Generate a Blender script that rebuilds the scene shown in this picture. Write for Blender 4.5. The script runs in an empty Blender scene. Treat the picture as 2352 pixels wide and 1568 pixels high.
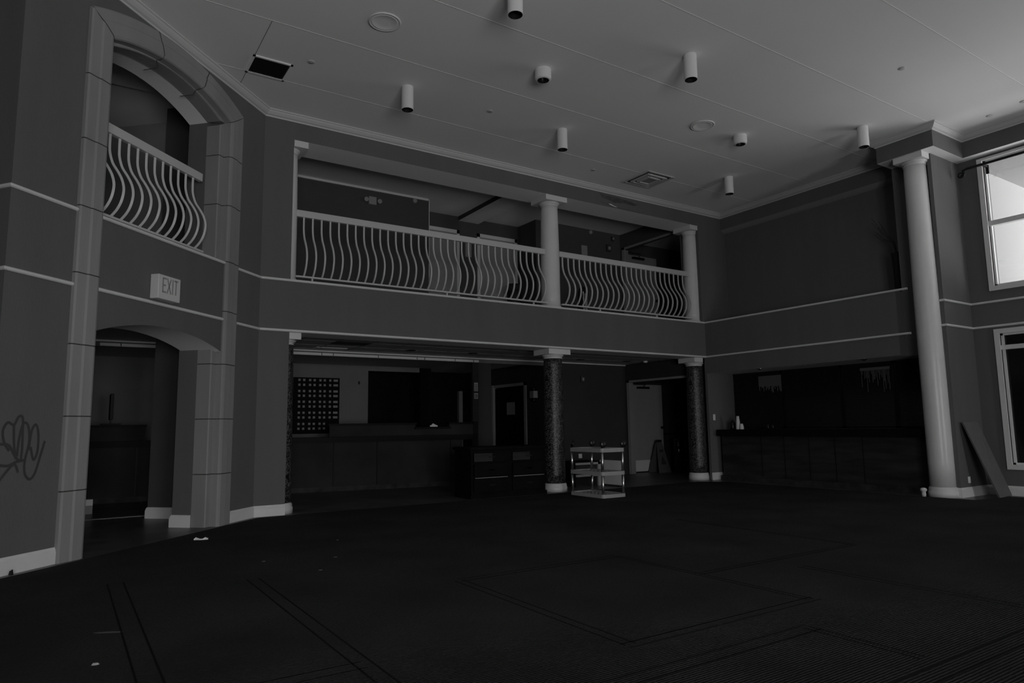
import bpy, bmesh, math, random
from math import sin, cos, pi, radians, sqrt
from mathutils import Vector, Matrix
random.seed(7)
S = bpy.context.scene
C = S.collection

# ------------------------------------------------------------------ materials
def mat(name, v, rough=0.7, metal=0.0, spec=0.35, noise=0.0, nscale=6.0, bump=0.0, bscale=80.0, stretch=None):
    m = bpy.data.materials.new(name); m.use_nodes = True
    nt = m.node_tree; b = nt.nodes['Principled BSDF']
    col = (v, v, v, 1)
    b.inputs['Base Color'].default_value = col
    b.inputs['Roughness'].default_value = rough
    b.inputs['Metallic'].default_value = metal
    b.inputs['Specular IOR Level'].default_value = spec
    if noise or bump:
        tc = nt.nodes.new('ShaderNodeTexCoord')
        mp = nt.nodes.new('ShaderNodeMapping'); nt.links.new(tc.outputs['Object'], mp.inputs[0])
        if stretch: mp.inputs['Scale'].default_value = stretch
    if noise:
        n = nt.nodes.new('ShaderNodeTexNoise'); n.inputs['Scale'].default_value = nscale; n.inputs['Detail'].default_value = 6
        nt.links.new(mp.outputs[0], n.inputs['Vector'])
        r = nt.nodes.new('ShaderNodeMapRange'); r.inputs['From Min'].default_value = .3; r.inputs['From Max'].default_value = .7
        r.inputs['To Min'].default_value = v*(1-noise); r.inputs['To Max'].default_value = v*(1+noise)
        nt.links.new(n.outputs['Fac'], r.inputs['Value']); nt.links.new(r.outputs[0], b.inputs['Base Color'])
    if bump:
        n2 = nt.nodes.new('ShaderNodeTexNoise'); n2.inputs['Scale'].default_value = bscale; n2.inputs['Detail'].default_value = 3
        nt.links.new(mp.outputs[0], n2.inputs['Vector'])
        bp = nt.nodes.new('ShaderNodeBump'); bp.inputs['Strength'].default_value = bump; bp.inputs['Distance'].default_value = .01
        nt.links.new(n2.outputs['Fac'], bp.inputs['Height']); nt.links.new(bp.outputs[0], b.inputs['Normal'])
    return m

M = {}
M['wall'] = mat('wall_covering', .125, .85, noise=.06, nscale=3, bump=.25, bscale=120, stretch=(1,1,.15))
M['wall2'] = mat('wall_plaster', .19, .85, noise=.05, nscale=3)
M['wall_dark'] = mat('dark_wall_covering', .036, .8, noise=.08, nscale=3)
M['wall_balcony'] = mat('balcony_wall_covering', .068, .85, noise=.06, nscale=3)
M['ceiling'] = mat('ceiling_paint', .86, .9, noise=.02, nscale=.7)
M['seam'] = mat('ceiling_seam', .8, .6)
M['white'] = mat('white_trim_paint', .70, .45, noise=.03, nscale=5)
M['trim'] = mat('cornice_paint', .55, .5)
M['column'] = mat('column_paint', .66, .3, noise=.03, nscale=4)
M['stone'] = mat('cast_stone', .27, .75, noise=.12, nscale=2.2, bump=.25, bscale=25, stretch=(1,1,.25))
M['groove'] = mat('dark_joint', .05, .9)
M['graffiti'] = mat('spray_paint', .055, .6)
M['rail'] = mat('railing_paint', .55, .4)
M['fixture'] = mat('white_fixture', .75, .35)
M['black'] = mat('black_interior', .008, .6)
M['blackgloss'] = mat('black_plastic', .012, .25)
M['polished'] = mat('polished_black', .012, .06)
M['chrome'] = mat('chrome', .8, .12, metal=1)
M['brushed'] = mat('brushed_aluminium', .75, .32, metal=1)
M['tile'] = mat('marble_tile', .075, .35, noise=.5, nscale=3)
M['darkwood'] = mat('dark_wood', .03, .5, spec=.2, noise=.4, nscale=2.5, stretch=(.6,.6,4))
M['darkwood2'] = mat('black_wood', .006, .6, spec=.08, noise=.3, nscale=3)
M['laminate'] = mat('desk_panel', .03, .7, spec=.1, noise=.25, nscale=2.0)
M['counter'] = mat('counter_stone', .004, .5, spec=.1)
M['kick'] = mat('kick_tile', .035, .6, spec=.1, noise=.5, nscale=6)
M['door'] = mat('door_paint', .30, .5, noise=.04)
M['plastic'] = mat('cart_plastic', .36, .5, noise=.05, nscale=20)
M['board'] = mat('particle_board', .14, .7, noise=.08, nscale=12)
M['paper'] = mat('paper', .8, .8)
M['cup'] = mat('paper_cup', .7, .6)
M['signy'] = mat('wet_sign_plastic', .09, .5)
M['exit'] = mat('exit_face', .62, .4)
M['exitletter'] = mat('exit_letters', .3, .4)
M['ctile'] = mat('ceiling_tile', .55, .9, noise=.05)
M['soffit'] = mat('porch_soffit', .22, .9)
M['porchwall'] = mat('porch_wall', .29, .9)
M['stain'] = mat('water_stain', .075, .9, noise=.3, nscale=8)
M['grille'] = mat('grille_dark', .03, .6)
M['smear'] = mat('dust_smear', .09, .9)
M['redbox'] = mat('alarm_red', .05, .4)
M['palep'] = mat('pale_panel', .30, .6)

def carpet_mat():
    m = bpy.data.materials.new('ribbed_carpet'); m.use_nodes = True
    nt = m.node_tree; N = nt.nodes.new; L = nt.links.new
    b = nt.nodes['Principled BSDF']; b.inputs['Roughness'].default_value = 1; b.inputs['Specular IOR Level'].default_value = .1
    tc = N('ShaderNodeTexCoord')
    w = N('ShaderNodeTexWave'); w.wave_type = 'BANDS'; w.bands_direction = 'Y'; w.inputs['Scale'].default_value = 16
    w.inputs['Distortion'].default_value = 1.2; w.inputs['Detail'].default_value = 2; w.inputs['Detail Scale'].default_value = 3
    L(tc.outputs['Object'], w.inputs['Vector'])
    n = N('ShaderNodeTexNoise'); n.inputs['Scale'].default_value = 90; n.inputs['Detail'].default_value = 4; L(tc.outputs['Object'], n.inputs['Vector'])
    n2 = N('ShaderNodeTexNoise'); n2.inputs['Scale'].default_value = 1.1; n2.inputs['Detail'].default_value = 5; L(tc.outputs['Object'], n2.inputs['Vector'])
    m1 = N('ShaderNodeMath'); m1.operation = 'MULTIPLY'; L(w.outputs['Fac'], m1.inputs[0]); L(n.outputs['Fac'], m1.inputs[1])
    m2 = N('ShaderNodeMath'); m2.operation = 'MULTIPLY'; L(m1.outputs[0], m2.inputs[0]); L(n2.outputs['Fac'], m2.inputs[1])
    r = N('ShaderNodeMapRange'); r.inputs['From Min'].default_value = 0; r.inputs['From Max'].default_value = .35
    r.inputs['To Min'].default_value = .010; r.inputs['To Max'].default_value = .064
    L(m2.outputs[0], r.inputs['Value']); L(r.outputs[0], b.inputs['Base Color'])
    bp = N('ShaderNodeBump'); bp.inputs['Strength'].default_value = .7; bp.inputs['Distance'].default_value = .01
    L(m1.outputs[0], bp.inputs['Height']); L(bp.outputs[0], b.inputs['Normal'])
    return m
M['carpet'] = carpet_mat()
M['carpetline'] = mat('carpet_line', .012, 1, spec=.05)
M['carpetband'] = mat('carpet_band', .026, 1, spec=.05, noise=.4, nscale=60)

def mosaic_mat():
    m = bpy.data.materials.new('glass_mosaic'); m.use_nodes = True
    nt = m.node_tree; N = nt.nodes.new; L = nt.links.new
    b = nt.nodes['Principled BSDF']; b.inputs['Roughness'].default_value = .4
    tc = N('ShaderNodeTexCoord')
    v = N('ShaderNodeTexVoronoi'); v.inputs['Scale'].default_value = 62; v.distance = 'CHEBYCHEV'; v.inputs['Randomness'].default_value = .35
    L(tc.outputs['Object'], v.inputs['Vector'])
    bw = N('ShaderNodeSeparateColor'); L(v.outputs['Color'], bw.inputs[0])
    cr = N('ShaderNodeValToRGB'); e = cr.color_ramp.elements
    e[0].position = .35; e[0].color = (.006,)*3+(1,); e[1].position = 1; e[1].color = (.12,)*3+(1,)
    L(bw.outputs[0], cr.inputs[0]); L(cr.outputs[0], b.inputs['Base Color'])
    bp = N('ShaderNodeBump'); bp.inputs['Strength'].default_value = .5; bp.inputs['Distance'].default_value = .004
    L(v.outputs['Distance'], bp.inputs['Height']); L(bp.outputs[0], b.inputs['Normal'])
    return m
M['mosaic'] = mosaic_mat()

def glass_mat(name, g):
    m = bpy.data.materials.new(name); m.use_nodes = True
    nt = m.node_tree; nt.nodes.clear(); N = nt.nodes.new; L = nt.links.new
    o = N('ShaderNodeOutputMaterial'); mx = N('ShaderNodeMixShader'); t = N('ShaderNodeBsdfTransparent'); gl = N('ShaderNodeBsdfGlossy')
    gl.inputs['Roughness'].default_value = .02; mx.inputs[0].default_value = g
    t.inputs[0].default_value = (.96,.96,.96,1)
    L(t.outputs[0], mx.inputs[1]); L(gl.outputs[0], mx.inputs[2]); L(mx.outputs[0], o.inputs[0])
    return m
M['glass'] = glass_mat('window_glass', .05)
M['darkpane'] = mat('boarded_dark_pane', .01, .08)

# ------------------------------------------------------------------ mesh builder
class MB:
    def __init__(s): s.v = []; s.f = []; s.mi = []; s.sm = []
    def add(s, vs, fs, mi=0, smooth=False):
        o = len(s.v); s.v += [tuple(p) for p in vs]
        for f in fs: s.f.append([i+o for i in f]); s.mi.append(mi); s.sm.append(smooth)
        return s
    def box(s, x0, x1, y0, y1, z0, z1, mi=0):
        x0, x1 = sorted((x0, x1)); y0, y1 = sorted((y0, y1)); z0, z1 = sorted((z0, z1))
        vs = [(x0,y0,z0),(x1,y0,z0),(x1,y1,z0),(x0,y1,z0),(x0,y0,z1),(x1,y0,z1),(x1,y1,z1),(x0,y1,z1)]
        return s.add(vs, [(0,3,2,1),(4,5,6,7),(0,1,5,4),(1,2,6,5),(2,3,7,6),(3,0,4,7)], mi)
    def prism(s, poly, z0, z1, mi=0):
        n = len(poly)
        a = sum(poly[i][0]*poly[(i+1)%n][1]-poly[(i+1)%n][0]*poly[i][1] for i in range(n))
        if a < 0: poly = poly[::-1]
        vs = [(x,y,z0) for x,y in poly]+[(x,y,z1) for x,y in poly]
        fs = [tuple(range(n-1,-1,-1)), tuple(range(n,2*n))]+[(i,(i+1)%n,n+(i+1)%n,n+i) for i in range(n)]
        return s.add(vs, fs, mi)
    def extr(s, poly, fn, a, b, mi=0, smooth=False):
        # poly of 2D points (p,q); fn(p,q,w)->xyz ; extruded w from a to b
        n = len(poly)
        vs = [fn(p,q,a) for p,q in poly]+[fn(p,q,b) for p,q in poly]
        fs = [tuple(range(n-1,-1,-1)), tuple(range(n,2*n))]+[(i,(i+1)%n,n+(i+1)%n,n+i) for i in range(n)]
        return s.add(vs, fs, mi, smooth)
    def strip(s, A, B, closed=False, mi=0, smooth=False):
        n = len(A); m = n if closed else n-1
        return s.add(list(A)+list(B), [(i,(i+1)%n,n+(i+1)%n,n+i) for i in range(m)], mi, smooth)
    def lathe(s, prof, c=(0,0), seg=32, mi=0, smooth=True, caps=True):
        n = len(prof); vs = []
        for r,z in prof:
            for k in range(seg):
                a = 2*pi*k/seg; vs.append((c[0]+r*cos(a), c[1]+r*sin(a), z))
        fs = []
        for i in range(n-1):
            for k in range(seg):
                k2 = (k+1)%seg; fs.append((i*seg+k, i*seg+k2, (i+1)*seg+k2, (i+1)*seg+k))
        s.add(vs, fs, mi, smooth)
        if caps:
            o = len(s.v)-len(vs)
            s.f.append([o+k for k in range(seg-1,-1,-1)]); s.mi.append(mi); s.sm.append(False)
            s.f.append([o+(n-1)*seg+k for k in range(seg)]); s.mi.append(mi); s.sm.append(False)
        return s
    def tube(s, pts, r, seg=8, mi=0, rect=None):
        # round (or rectangular w,h) tube along pts
        pts = [Vector(p) for p in pts]; n = len(pts); rings = []
        up = Vector((0,0,1))
        t0 = (pts[1]-pts[0]).normalized()
        if abs(t0.dot(up)) > .95: up = Vector((0,1,0))
        u = t0.cross(up).normalized(); 
        for i in range(n):
            t = (pts[min(i+1,n-1)]-pts[max(i-1,0)]).normalized()
            u = (u - t*u.dot(t)).normalized(); w = t.cross(u)
            if rect:
                a,b = rect; ring = [pts[i]+u*a+w*b, pts[i]-u*a+w*b, pts[i]-u*a-w*b, pts[i]+u*a-w*b]
            else:
                rr = r[i] if isinstance(r,(list,tuple)) else r
                ring = [pts[i]+(u*cos(2*pi*k/seg)+w*sin(2*pi*k/seg))*rr for k in range(seg)]
            rings.append(ring)
        m = len(rings[0]); vs = [p for g in rings for p in g]; fs = []
        for i in range(n-1):
            for k in range(m): fs.append((i*m+k, i*m+(k+1)%m, (i+1)*m+(k+1)%m, (i+1)*m+k))
        s.add(vs, fs, mi, rect is None)
        s.add(rings[0], [tuple(range(m-1,-1,-1))], mi); s.add(rings[-1], [tuple(range(m))], mi)
        return s
    def sweep(s, path, prof, closed=False, mi=0):
        # 2D path, room on the right hand side; prof = [(offset into the room, z)] closed loop
        n = len(path); P = [Vector(p) for p in path]; nm = []
        for i in range(n):
            d = []
            if i > 0: d.append((P[i]-P[i-1]).normalized())
            if i < n-1: d.append((P[i+1]-P[i]).normalized())
            ns = [Vector((q.y,-q.x)) for q in d]
            if len(ns) == 1: nm.append(ns[0])
            else:
                b = (ns[0]+ns[1]).normalized(); nm.append(b/max(.3,b.dot(ns[0])))
        k = len(prof); vs = []
        for i in range(n):
            for o,z in prof: q = P[i]+nm[i]*o; vs.append((q.x,q.y,z))
        fs = []
        for i in range(n-1):
            for j in range(k): fs.append((i*k+j, i*k+(j+1)%k, (i+1)*k+(j+1)%k, (i+1)*k+j))
        fs += [tuple(range(k)), tuple((n-1)*k+j for j in range(k-1,-1,-1))]
        return s.add(vs, fs, mi)
    def xf(s, Mx, start=0):
        s.v = s.v[:start]+[tuple(Mx @ Vector(p)) for p in s.v[start:]]; return s
    def build(s, name, mats, parent=None, bevel=0, origin=None):
        if not isinstance(mats,(list,tuple)): mats = [mats]
        me = bpy.data.meshes.new(name)
        vs = s.v
        if origin is None and parent is None:
            xs = [p[0] for p in vs]; ys = [p[1] for p in vs]; zs = [p[2] for p in vs]
            origin = ((min(xs)+max(xs))/2, (min(ys)+max(ys))/2, min(zs))
        if parent is not None: origin = tuple(parent['_o']) if '_o' in parent else (0,0,0)
        if origin is None: origin = (0,0,0)
        me.from_pydata([(p[0]-origin[0],p[1]-origin[1],p[2]-origin[2]) for p in vs], [], s.f)
        for m in mats: me.materials.append(M[m] if isinstance(m,str) else m)
        for p,i,q in zip(me.polygons, s.mi, s.sm): p.material_index = i; p.use_smooth = q
        bm = bmesh.new(); bm.from_mesh(me); bmesh.ops.recalc_face_normals(bm, faces=bm.faces); bm.to_mesh(me); bm.free()
        me.update()
        o = bpy.data.objects.new(name, me); C.objects.link(o)
        if parent is not None:
            o.parent = parent; OR[o.name] = origin
        else:
            o.location = origin; OR[o.name] = origin
        o['_o'] = list(origin)
        if bevel:
            b = o.modifiers.new('Bevel','BEVEL'); b.width = bevel; b.segments = 2; b.limit_method = 'ANGLE'
        return o
OR = {}
def tag(o, label, cat, group=None, kind=None):
    if label: o['label'] = label
    if cat: o['category'] = cat
    if group: o['group'] = group
    if kind: o['kind'] = kind
    return o
def thing(name, loc, label, cat, group=None):
    o = bpy.data.objects.new(name, None); C.objects.link(o); o.location = loc; o['_o'] = list(loc)
    o.empty_display_size = .1
    return tag(o, label, cat, group)
def struct(o): o['kind'] = 'structure'; return o
def copy_thing(o, loc, label, rz=None):
    c = o.copy(); C.objects.link(c); c.location = loc; c['label'] = label; c['_o'] = list(loc)
    for ch in list(o.children):
        d = ch.copy(); C.objects.link(d); d.parent = c
        for g in list(ch.children):
            e = g.copy(); C.objects.link(e); e.parent = d
    return c

# ------------------------------------------------------------------ frames
SQ = sqrt(.5)
def D(s, t, z): return (SQ*(s-t), 7.738+SQ*(s+t), z)          # diagonal wall: s along, t behind the wall
def D2(s, t): p = D(s,t,0); return (p[0],p[1])
ZC = 5.9
K = D2(-.696, 0); Q = (2.262, 10.0)
ed = Vector((cos(radians(128)), sin(radians(128))))
K2 = (K[0]+ed.x*4.2, K[1]+ed.y*4.2)

def arc(s0, s1, zs, rise, n=24):
    # points of a segmental arch from s0 to s1
    h = (s1-s0)/2; R = (h*h+rise*rise)/(2*rise); cz = zs+rise-R; cs = (s0+s1)/2
    a = math.asin(h/R)
    return [(cs+R*sin(-a+2*a*i/n), cz+R*cos(-a+2*a*i/n)) for i in range(n+1)]

def soffits(o):
    # undersides of beams and arches carry the white ceiling paint
    for p in o.data.polygons:
        if p.normal.z < -.3 and p.center.z + o.location.z > 1.5: p.material_index = 1
    return o
# ================================================================== SETTING
# floor and carpet
struct(MB().box(-6.2,16.2,-4.2,17.2,-.15,0).build('floor','tile'))
cp = [(-5.9,-3.95),(12.3,-3.95),(12.3,4.75),(11.4,4.9),(11.38,5.6),(11.42,9.4),(11.0,9.86),(2.3,9.86),(0,7.6-.05),(-.62,6.95),(-3.2,10.2),(-5.9,10.5)]
b = MB().prism(cp, .0005, .008)
def cline(x0,x1,y0,y1,mi): b.box(x0,x1,y0,y1,.004,.0092,mi)
lw = .011
def dbl_x(x0,x1,y,g=.055):
    cline(x0,x1,y-g-lw,y-g,1); cline(x0,x1,y+g,y+g+lw,1)
def dbl_y(x,y0,y1,g=.055):
    cline(x-g-lw,x-g,y0,y1,1); cline(x+g,x+g+lw,y0,y1,1)
dbl_y(1.35,2.0,5.9,.04); dbl_y(.42,2.0,6.4,.05); dbl_x(.42,1.35,3.46,.045)
dbl_x(2.62,4.35,2.91,.03); dbl_y(2.66,2.91,4.85,.03); dbl_x(2.66,4.3,4.85,.03); dbl_y(4.3,2.91,4.85,.02)
dbl_x(2.0,3.74,2.53,.045); dbl_y(3.7,1.9,2.55,.02); dbl_x(3.2,5.2,1.75,.05); dbl_y(5.2,1.75,3.6,.03)
dbl_x(4.3,6.5,3.9,.02); dbl_y(6.5,3.9,6.2,.02)
cpo = b.build('carpet',['carpet','carpetline'])
tag(cpo,'dark ribbed lobby carpet with faint bordered rectangles','carpet')

# lobby ceiling with taped board joints
b = MB().box(-6.1,12.75,-4.1,10.3,ZC,ZC+.12)
for y in (9.0,7.67,6.34,5.0,3.67,2.33,1.0):
    b.box(-3,12.3,y-.006,y+.006,ZC-.0025,ZC+.01,1)
b.box(1.7775,1.7825,7.67,9.4,ZC-.002,ZC+.01,2)
struct(b.build('ceiling',['ceiling','seam','groove']))
struct(MB().box(-6.3,16.3,-4.3,17.3,6.15,6.35).build('roof_slab','wall2'))
# balcony ceiling
b = MB().box(-6.1,16.1,10.6,17.1,5.97,6.14)
b.box(-6.1,2.5,8.0,10.6,5.97,6.14)
struct(b.build('ceiling',['ceiling'])).name = 'ceiling_balcony'
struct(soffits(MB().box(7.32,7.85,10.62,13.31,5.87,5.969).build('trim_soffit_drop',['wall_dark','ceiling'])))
# slab between storeys
sl = [D2(-.5,.53), D2(3.245,.53), (2.48,10.46), (12.6,10.46), (12.6,16.9), (-5.9,16.9), (-5.9,11.0)]
struct(MB().prism(sl, 2.66, 3.3).build('floor_balcony','ctile'))
b = MB()
for k in range(16): b.box(2.6+.61*k-.012,2.6+.61*k+.012,10.5,12.55,2.655,2.661)
for k in range(4): b.box(2.5,11.6,10.62+.61*k-.012,10.62+.61*k+.012,2.655,2.661)
struct(b.build('trim_ceiling_grid','palep'))
b = MB().box(.3,9.0,12.62,16.9,2.62,2.655)
struct(b.build('ceiling_reception','ctile'))

# diagonal wall (left)
b = MB()
def dprism(poly, z0, z1, mi=0): b.prism([D2(*p) for p in poly], z0, z1, mi)
dprism([(-.696,0),(.29,0),(.29,.25),(.385,.25),(.385,.52),(-.58,.52)], 0, ZC)
dprism([(2.33,0),(3.199,0),(3.245,.52),(2.235,.52),(2.235,.25),(2.33,.25)], 0, ZC)
def dext(poly, t0, t1, mi=0): b.extr(poly, lambda s,z,t: D(s,t,z), t0, t1, mi)
dext([(.385,ZC),(.385,5.285)]+arc(.385,2.235,5.285,.19)+[(2.235,5.285),(2.235,ZC)], .25, .52)
dext([(.29,ZC),(.29,5.50)]+arc(.29,2.33,5.50,.22)+[(2.33,5.50),(2.33,ZC)], 0, .25)
dext([(.28,3.36),(.28,2.2)]+arc(.28,2.305,2.20,.17)+[(2.305,2.20),(2.305,3.36)], -.032, .5)
wl = struct(soffits(b.build('wall_left',['wall','ceiling'])))
# end wall running away at the far left
e1 = Vector(K); nrm = Vector((ed.y,-ed.x))
b = MB().prism([K, K2, (K2[0]-nrm.x*-.3, K2[1]-nrm.y*-.3), (K[0]+.2*ed.x+nrm.x*.3, K[1]+.2*ed.y+nrm.y*.3)], 0, ZC)
struct(b.build('wall_left_return','wall'))
# graffiti on the diagonal wall
gp = [[(-.72,1.10),(-.60,1.105),(-.53,1.09),(-.47,1.0),(-.42,.95)],
 [(-.41,.95),(-.405,1.05),(-.41,1.2),(-.42,1.33),(-.46,1.34),(-.50,1.27),(-.56,1.29),(-.60,1.22),(-.58,1.12),(-.53,1.05)],
 [(-.50,1.27),(-.485,1.1),(-.46,.98)],
 [(-.45,1.0),(-.44,1.15),(-.41,1.28),(-.36,1.26),(-.34,1.12),(-.37,.95),(-.36,.84),(-.31,.79),(-.26,.84),(-.22,.98),(-.18,1.12)],
 [(-.34,1.05),(-.32,1.22),(-.28,1.27),(-.25,1.18),(-.25,1.03),(-.285,.96),(-.32,1.07)],
 [(-.62,.93),(-.53,.92),(-.45,.95),(-.38,.96)],
 [(-.66,.76),(-.60,.80),(-.54,.87),(-.47,.93),(-.43,.86)]]
b = MB()
def smoothpts(p, n=6):
    out = []
    for i in range(len(p)-1):
        p0 = p[max(i-1,0)]; p1 = p[i]; p2 = p[i+1]; p3 = p[min(i+2,len(p)-1)]
        for k in range(n):
            t = k/n; o = []
            for a in range(len(p1)):
                o.append(.5*(2*p1[a]+(p2[a]-p0[a])*t+(2*p0[a]-5*p1[a]+4*p2[a]-p3[a])*t*t+(3*p1[a]-p0[a]-3*p2[a]+p3[a])*t**3))
            out.append(tuple(o))
    out.append(p[-1]); return out
for st in gp:
    # the tag was measured along x of the wall; scale to arc length
    p = smoothpts([(s*1.0,z) for s,z in st])
    for i in range(len(p)-1):
        a = Vector(p[i]); c = Vector(p[i+1]); d = (c-a)
        if d.length < 1e-5: continue
        d.normalize(); n_ = Vector((-d.y,d.x))*.012; a = a-d*.004; c = c+d*.004
        b.add([D(*(lambda v:(v.x,-.0015-.00002*i,v.y))(v)) for v in (a+n_,a-n_,c-n_,c+n_)], [(0,1,2,3)])
g = b.build('graffiti','graffiti', wl)

# facade wall
b = MB()
lp = [(2.262,10),(2.69,10),(2.69,10.05),(2.48,10.05),(2.48,10.4),(1.927,10.4)]
b.prism(lp, 0, ZC)
b.box(2.48,12.6,10.06,10.46,2.6,3.365); b.box(2.69,11.6,10.0,10.06,2.6,3.365)
b.box(2.48,12.6,10.06,10.6,5.53,ZC); b.box(2.69,12.28,10.0,10.06,5.53,ZC)
b.prism([(11.53,10),(12.42,10),(12.42,10.5),(11.85,10.5),(11.85,10.06),(11.53,10.06)], 3.365, 5.53)
b.prism([(11.6,10),(12.46,10),(12.46,10.5),(11.85,10.5),(11.85,10.06),(11.6,10.06)], 0, 2.6)
wb = struct(soffits(b.build('wall_back',['wall','ceiling'])))
def decal(name,m,pts,y):
    MB().add([(x,y,z) for x,z in pts]+[(x,y+.0015,z) for x,z in pts],[tuple(range(len(pts)))]).build(name,m,wb)
decal('water_stain','stain',[(8.70,5.79),(8.85,5.76),(9.1,5.77),(9.5,5.74),(9.75,5.70),(9.6,5.66),(9.35,5.68),(9.1,5.64),(8.95,5.67),(8.75,5.70)],9.9984)
decal('peeled_paint','white',[(8.93,5.597),(9.0,5.602),(9.08,5.578),(9.18,5.565),(9.10,5.558),(8.99,5.575)],9.9982)
decal('hairline_crack','groove',[(8.7,5.612),(9.0,5.570),(9.3,5.556),(9.8,5.548),(9.8,5.543),(9.3,5.55),(9.0,5.563),(8.7,5.606)],9.9983)
# right wall with bar niche and ledge niche
b = MB()
b.box(11.6,12.7,5.9,10.0,2.27,3.365)
b.box(12.42,12.7,5.9,10.5,3.365,ZC); b.box(12.28,12.5,5.9,10.0,5.54,ZC)
b.box(12.46,12.7,5.69,10.5,0,2.27)
b.prism([(11.64,5.18),(12.7,5.18),(12.7,5.9),(11.82,5.9),(11.82,5.24),(11.64,5.24)], 3.365, 5.53)
b.prism([(11.64,5.18),(12.7,5.18),(12.7,5.69),(11.82,5.69),(11.82,5.24),(11.64,5.24)], 0, 3.365)
b.box(11.82,12.7,5.69,5.9,2.27,3.365)
b.box(11.36,12.6,5.0,5.9,5.53,ZC)
b.box(12.35,12.6,-4,5.0,5.53,ZC)
struct(soffits(b.build('wall_right',['wall','ceiling'])))
# window wall x = 12.55
WX = 12.55
wins = [(4.80,2.5),(2.1,-.2),(-.6,-2.9)]
b = MB()
def colwall(y1,y0): b.box(WX,WX+.2,y0,y1,0,5.53)
edges = [5.18]+[v for w in wins for v in w]+[-4.0]
for i in range(0,len(edges),2): colwall(edges[i],edges[i+1])
for (a,c) in wins:
    b.box(WX,WX+.2,c,a,0,.45); b.box(WX,WX+.2,c,a,2.58,3.32); b.box(WX,WX+.2,c,a,5.48,5.53)
struct(b.build('wall_window_side','wall'))
# windows
def window_unit(idx, a, c, z0, z1, rails, upper, glass):
    b = MB(); w = .075
    b.box(WX-.03,WX+.12,a-.0,a+w,z0-w,z1+w if z1<5 else z1+.04)          # casing left
    b.box(WX-.03,WX+.12,c-w,c,z0-w,z1+w if z1<5 else z1+.04)
    b.box(WX-.03,WX+.12,c,a,z1,z1+(w if z1<5 else .04)); b.box(WX-.03,WX+.12,c,a,z0-w,z0)
    o = struct(b.build('window_%d'%idx,'white'))
    f = MB(); s_ = .03
    f.box(WX+.03,WX+.08,a-s_,a,z0,z1); f.box(WX+.03,WX+.08,c,c+s_,z0,z1); f.box(WX+.03,WX+.08,c,a,z1-s_,z1); f.box(WX+.03,WX+.08,c,a,z0,z0+s_)
    f.build('sash','fixture',o)
    for (r0,r1) in rails: MB().box(WX+.0,WX+.09,c,a,r0,r1).build('glazing_bar','white',o)
    MB().box(WX+.085,WX+.092,c,a,z0,z1).build('pane',glass,o)
    if glass != 'glass': MB().box(WX+.11,WX+.19,c,a,z0,z1).build('dark_board','black',o)
i = 1
for (a,c) in wins:
    window_unit(i,a,c,3.34,5.45,[(4.34,4.42)],True,'glass'); i += 1
    window_unit(i,a,c,.48,2.56,[(2.30,2.37)],False,'darkpane'); i += 1
# front wall behind the camera, tall glazed entrance
b = MB(); FY = -4.0
fx = [(-2.0,.1),(.5,2.6),(9.3,10.4)]
pe = [-6.1]+[v for p in fx for v in p]+[12.75]
for k in range(0,len(pe),2): b.box(pe[k],pe[k+1],FY-.2,FY,0,ZC)
for (x0,x1) in fx: b.box(x0,x1,FY-.2,FY,2.7,ZC); b.box(x0,x1,FY-.2,FY,0,.05)
struct(b.build('wall_front','wall'))
for (x0,x1) in fx:
    for (z0,z1) in ((.05,2.7),):
        b = MB(); 
        for x in (x0,(x0+x1)/2-.03,x1-.06): b.box(x,x+.06,FY-.12,FY-.04,z0,z1)
        b.box(x0,x1,FY-.12,FY-.04,z0,z0+.06); b.box(x0,x1,FY-.12,FY-.04,z1-.06,z1)
        o = struct(b.build('window_%d'%i,'white')); i += 1
        MB().box(x0,x1,FY-.085,FY-.079,z0,z1).build('pane','glass',o)
# unseen enclosing walls
struct(MB().box(-6.3,-6.1,-4.2,17.2,0,6.15).build('wall_side_far','wall2'))
struct(MB().box(-6.1,16.3,17.0,17.2,0,6.15).build('wall_rear_far','wall2'))
struct(MB().box(16.1,16.3,5.9,17.2,0,6.15).build('wall_side_right','wall2'))
struct(MB().box(12.7,16.3,5.7,5.9,0,6.15).build('wall_service_room','wall2'))

# rooms behind, ground floor
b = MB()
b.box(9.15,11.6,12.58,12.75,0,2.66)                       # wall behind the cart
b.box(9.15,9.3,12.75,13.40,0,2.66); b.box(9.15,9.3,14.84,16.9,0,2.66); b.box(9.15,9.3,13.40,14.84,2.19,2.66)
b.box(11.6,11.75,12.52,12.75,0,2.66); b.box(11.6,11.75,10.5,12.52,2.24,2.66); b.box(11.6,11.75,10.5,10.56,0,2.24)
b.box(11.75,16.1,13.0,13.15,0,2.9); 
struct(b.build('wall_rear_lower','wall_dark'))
struct(MB().box(11.75,16.1,10.5,13.0,2.7,2.85).build('ceiling_service','ctile'))
b = MB().box(.3,5.86,15.0,15.15,0,2.62); b.box(5.86,7.16,15.0,15.15,2.51,2.62)
struct(b.build('wall_reception','wall2'))
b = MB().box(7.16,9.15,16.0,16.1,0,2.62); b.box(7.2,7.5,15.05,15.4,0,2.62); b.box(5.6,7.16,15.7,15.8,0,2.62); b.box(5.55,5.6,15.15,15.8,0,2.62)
struct(b.build('wall_reception_hall','darkwood2'))  # black wood put on these walls to make the deep hall dark
struct(MB().box(-.05,.1,12.6,15.15,0,2.66).build('wall_reception_side','wall_dark'))
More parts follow.
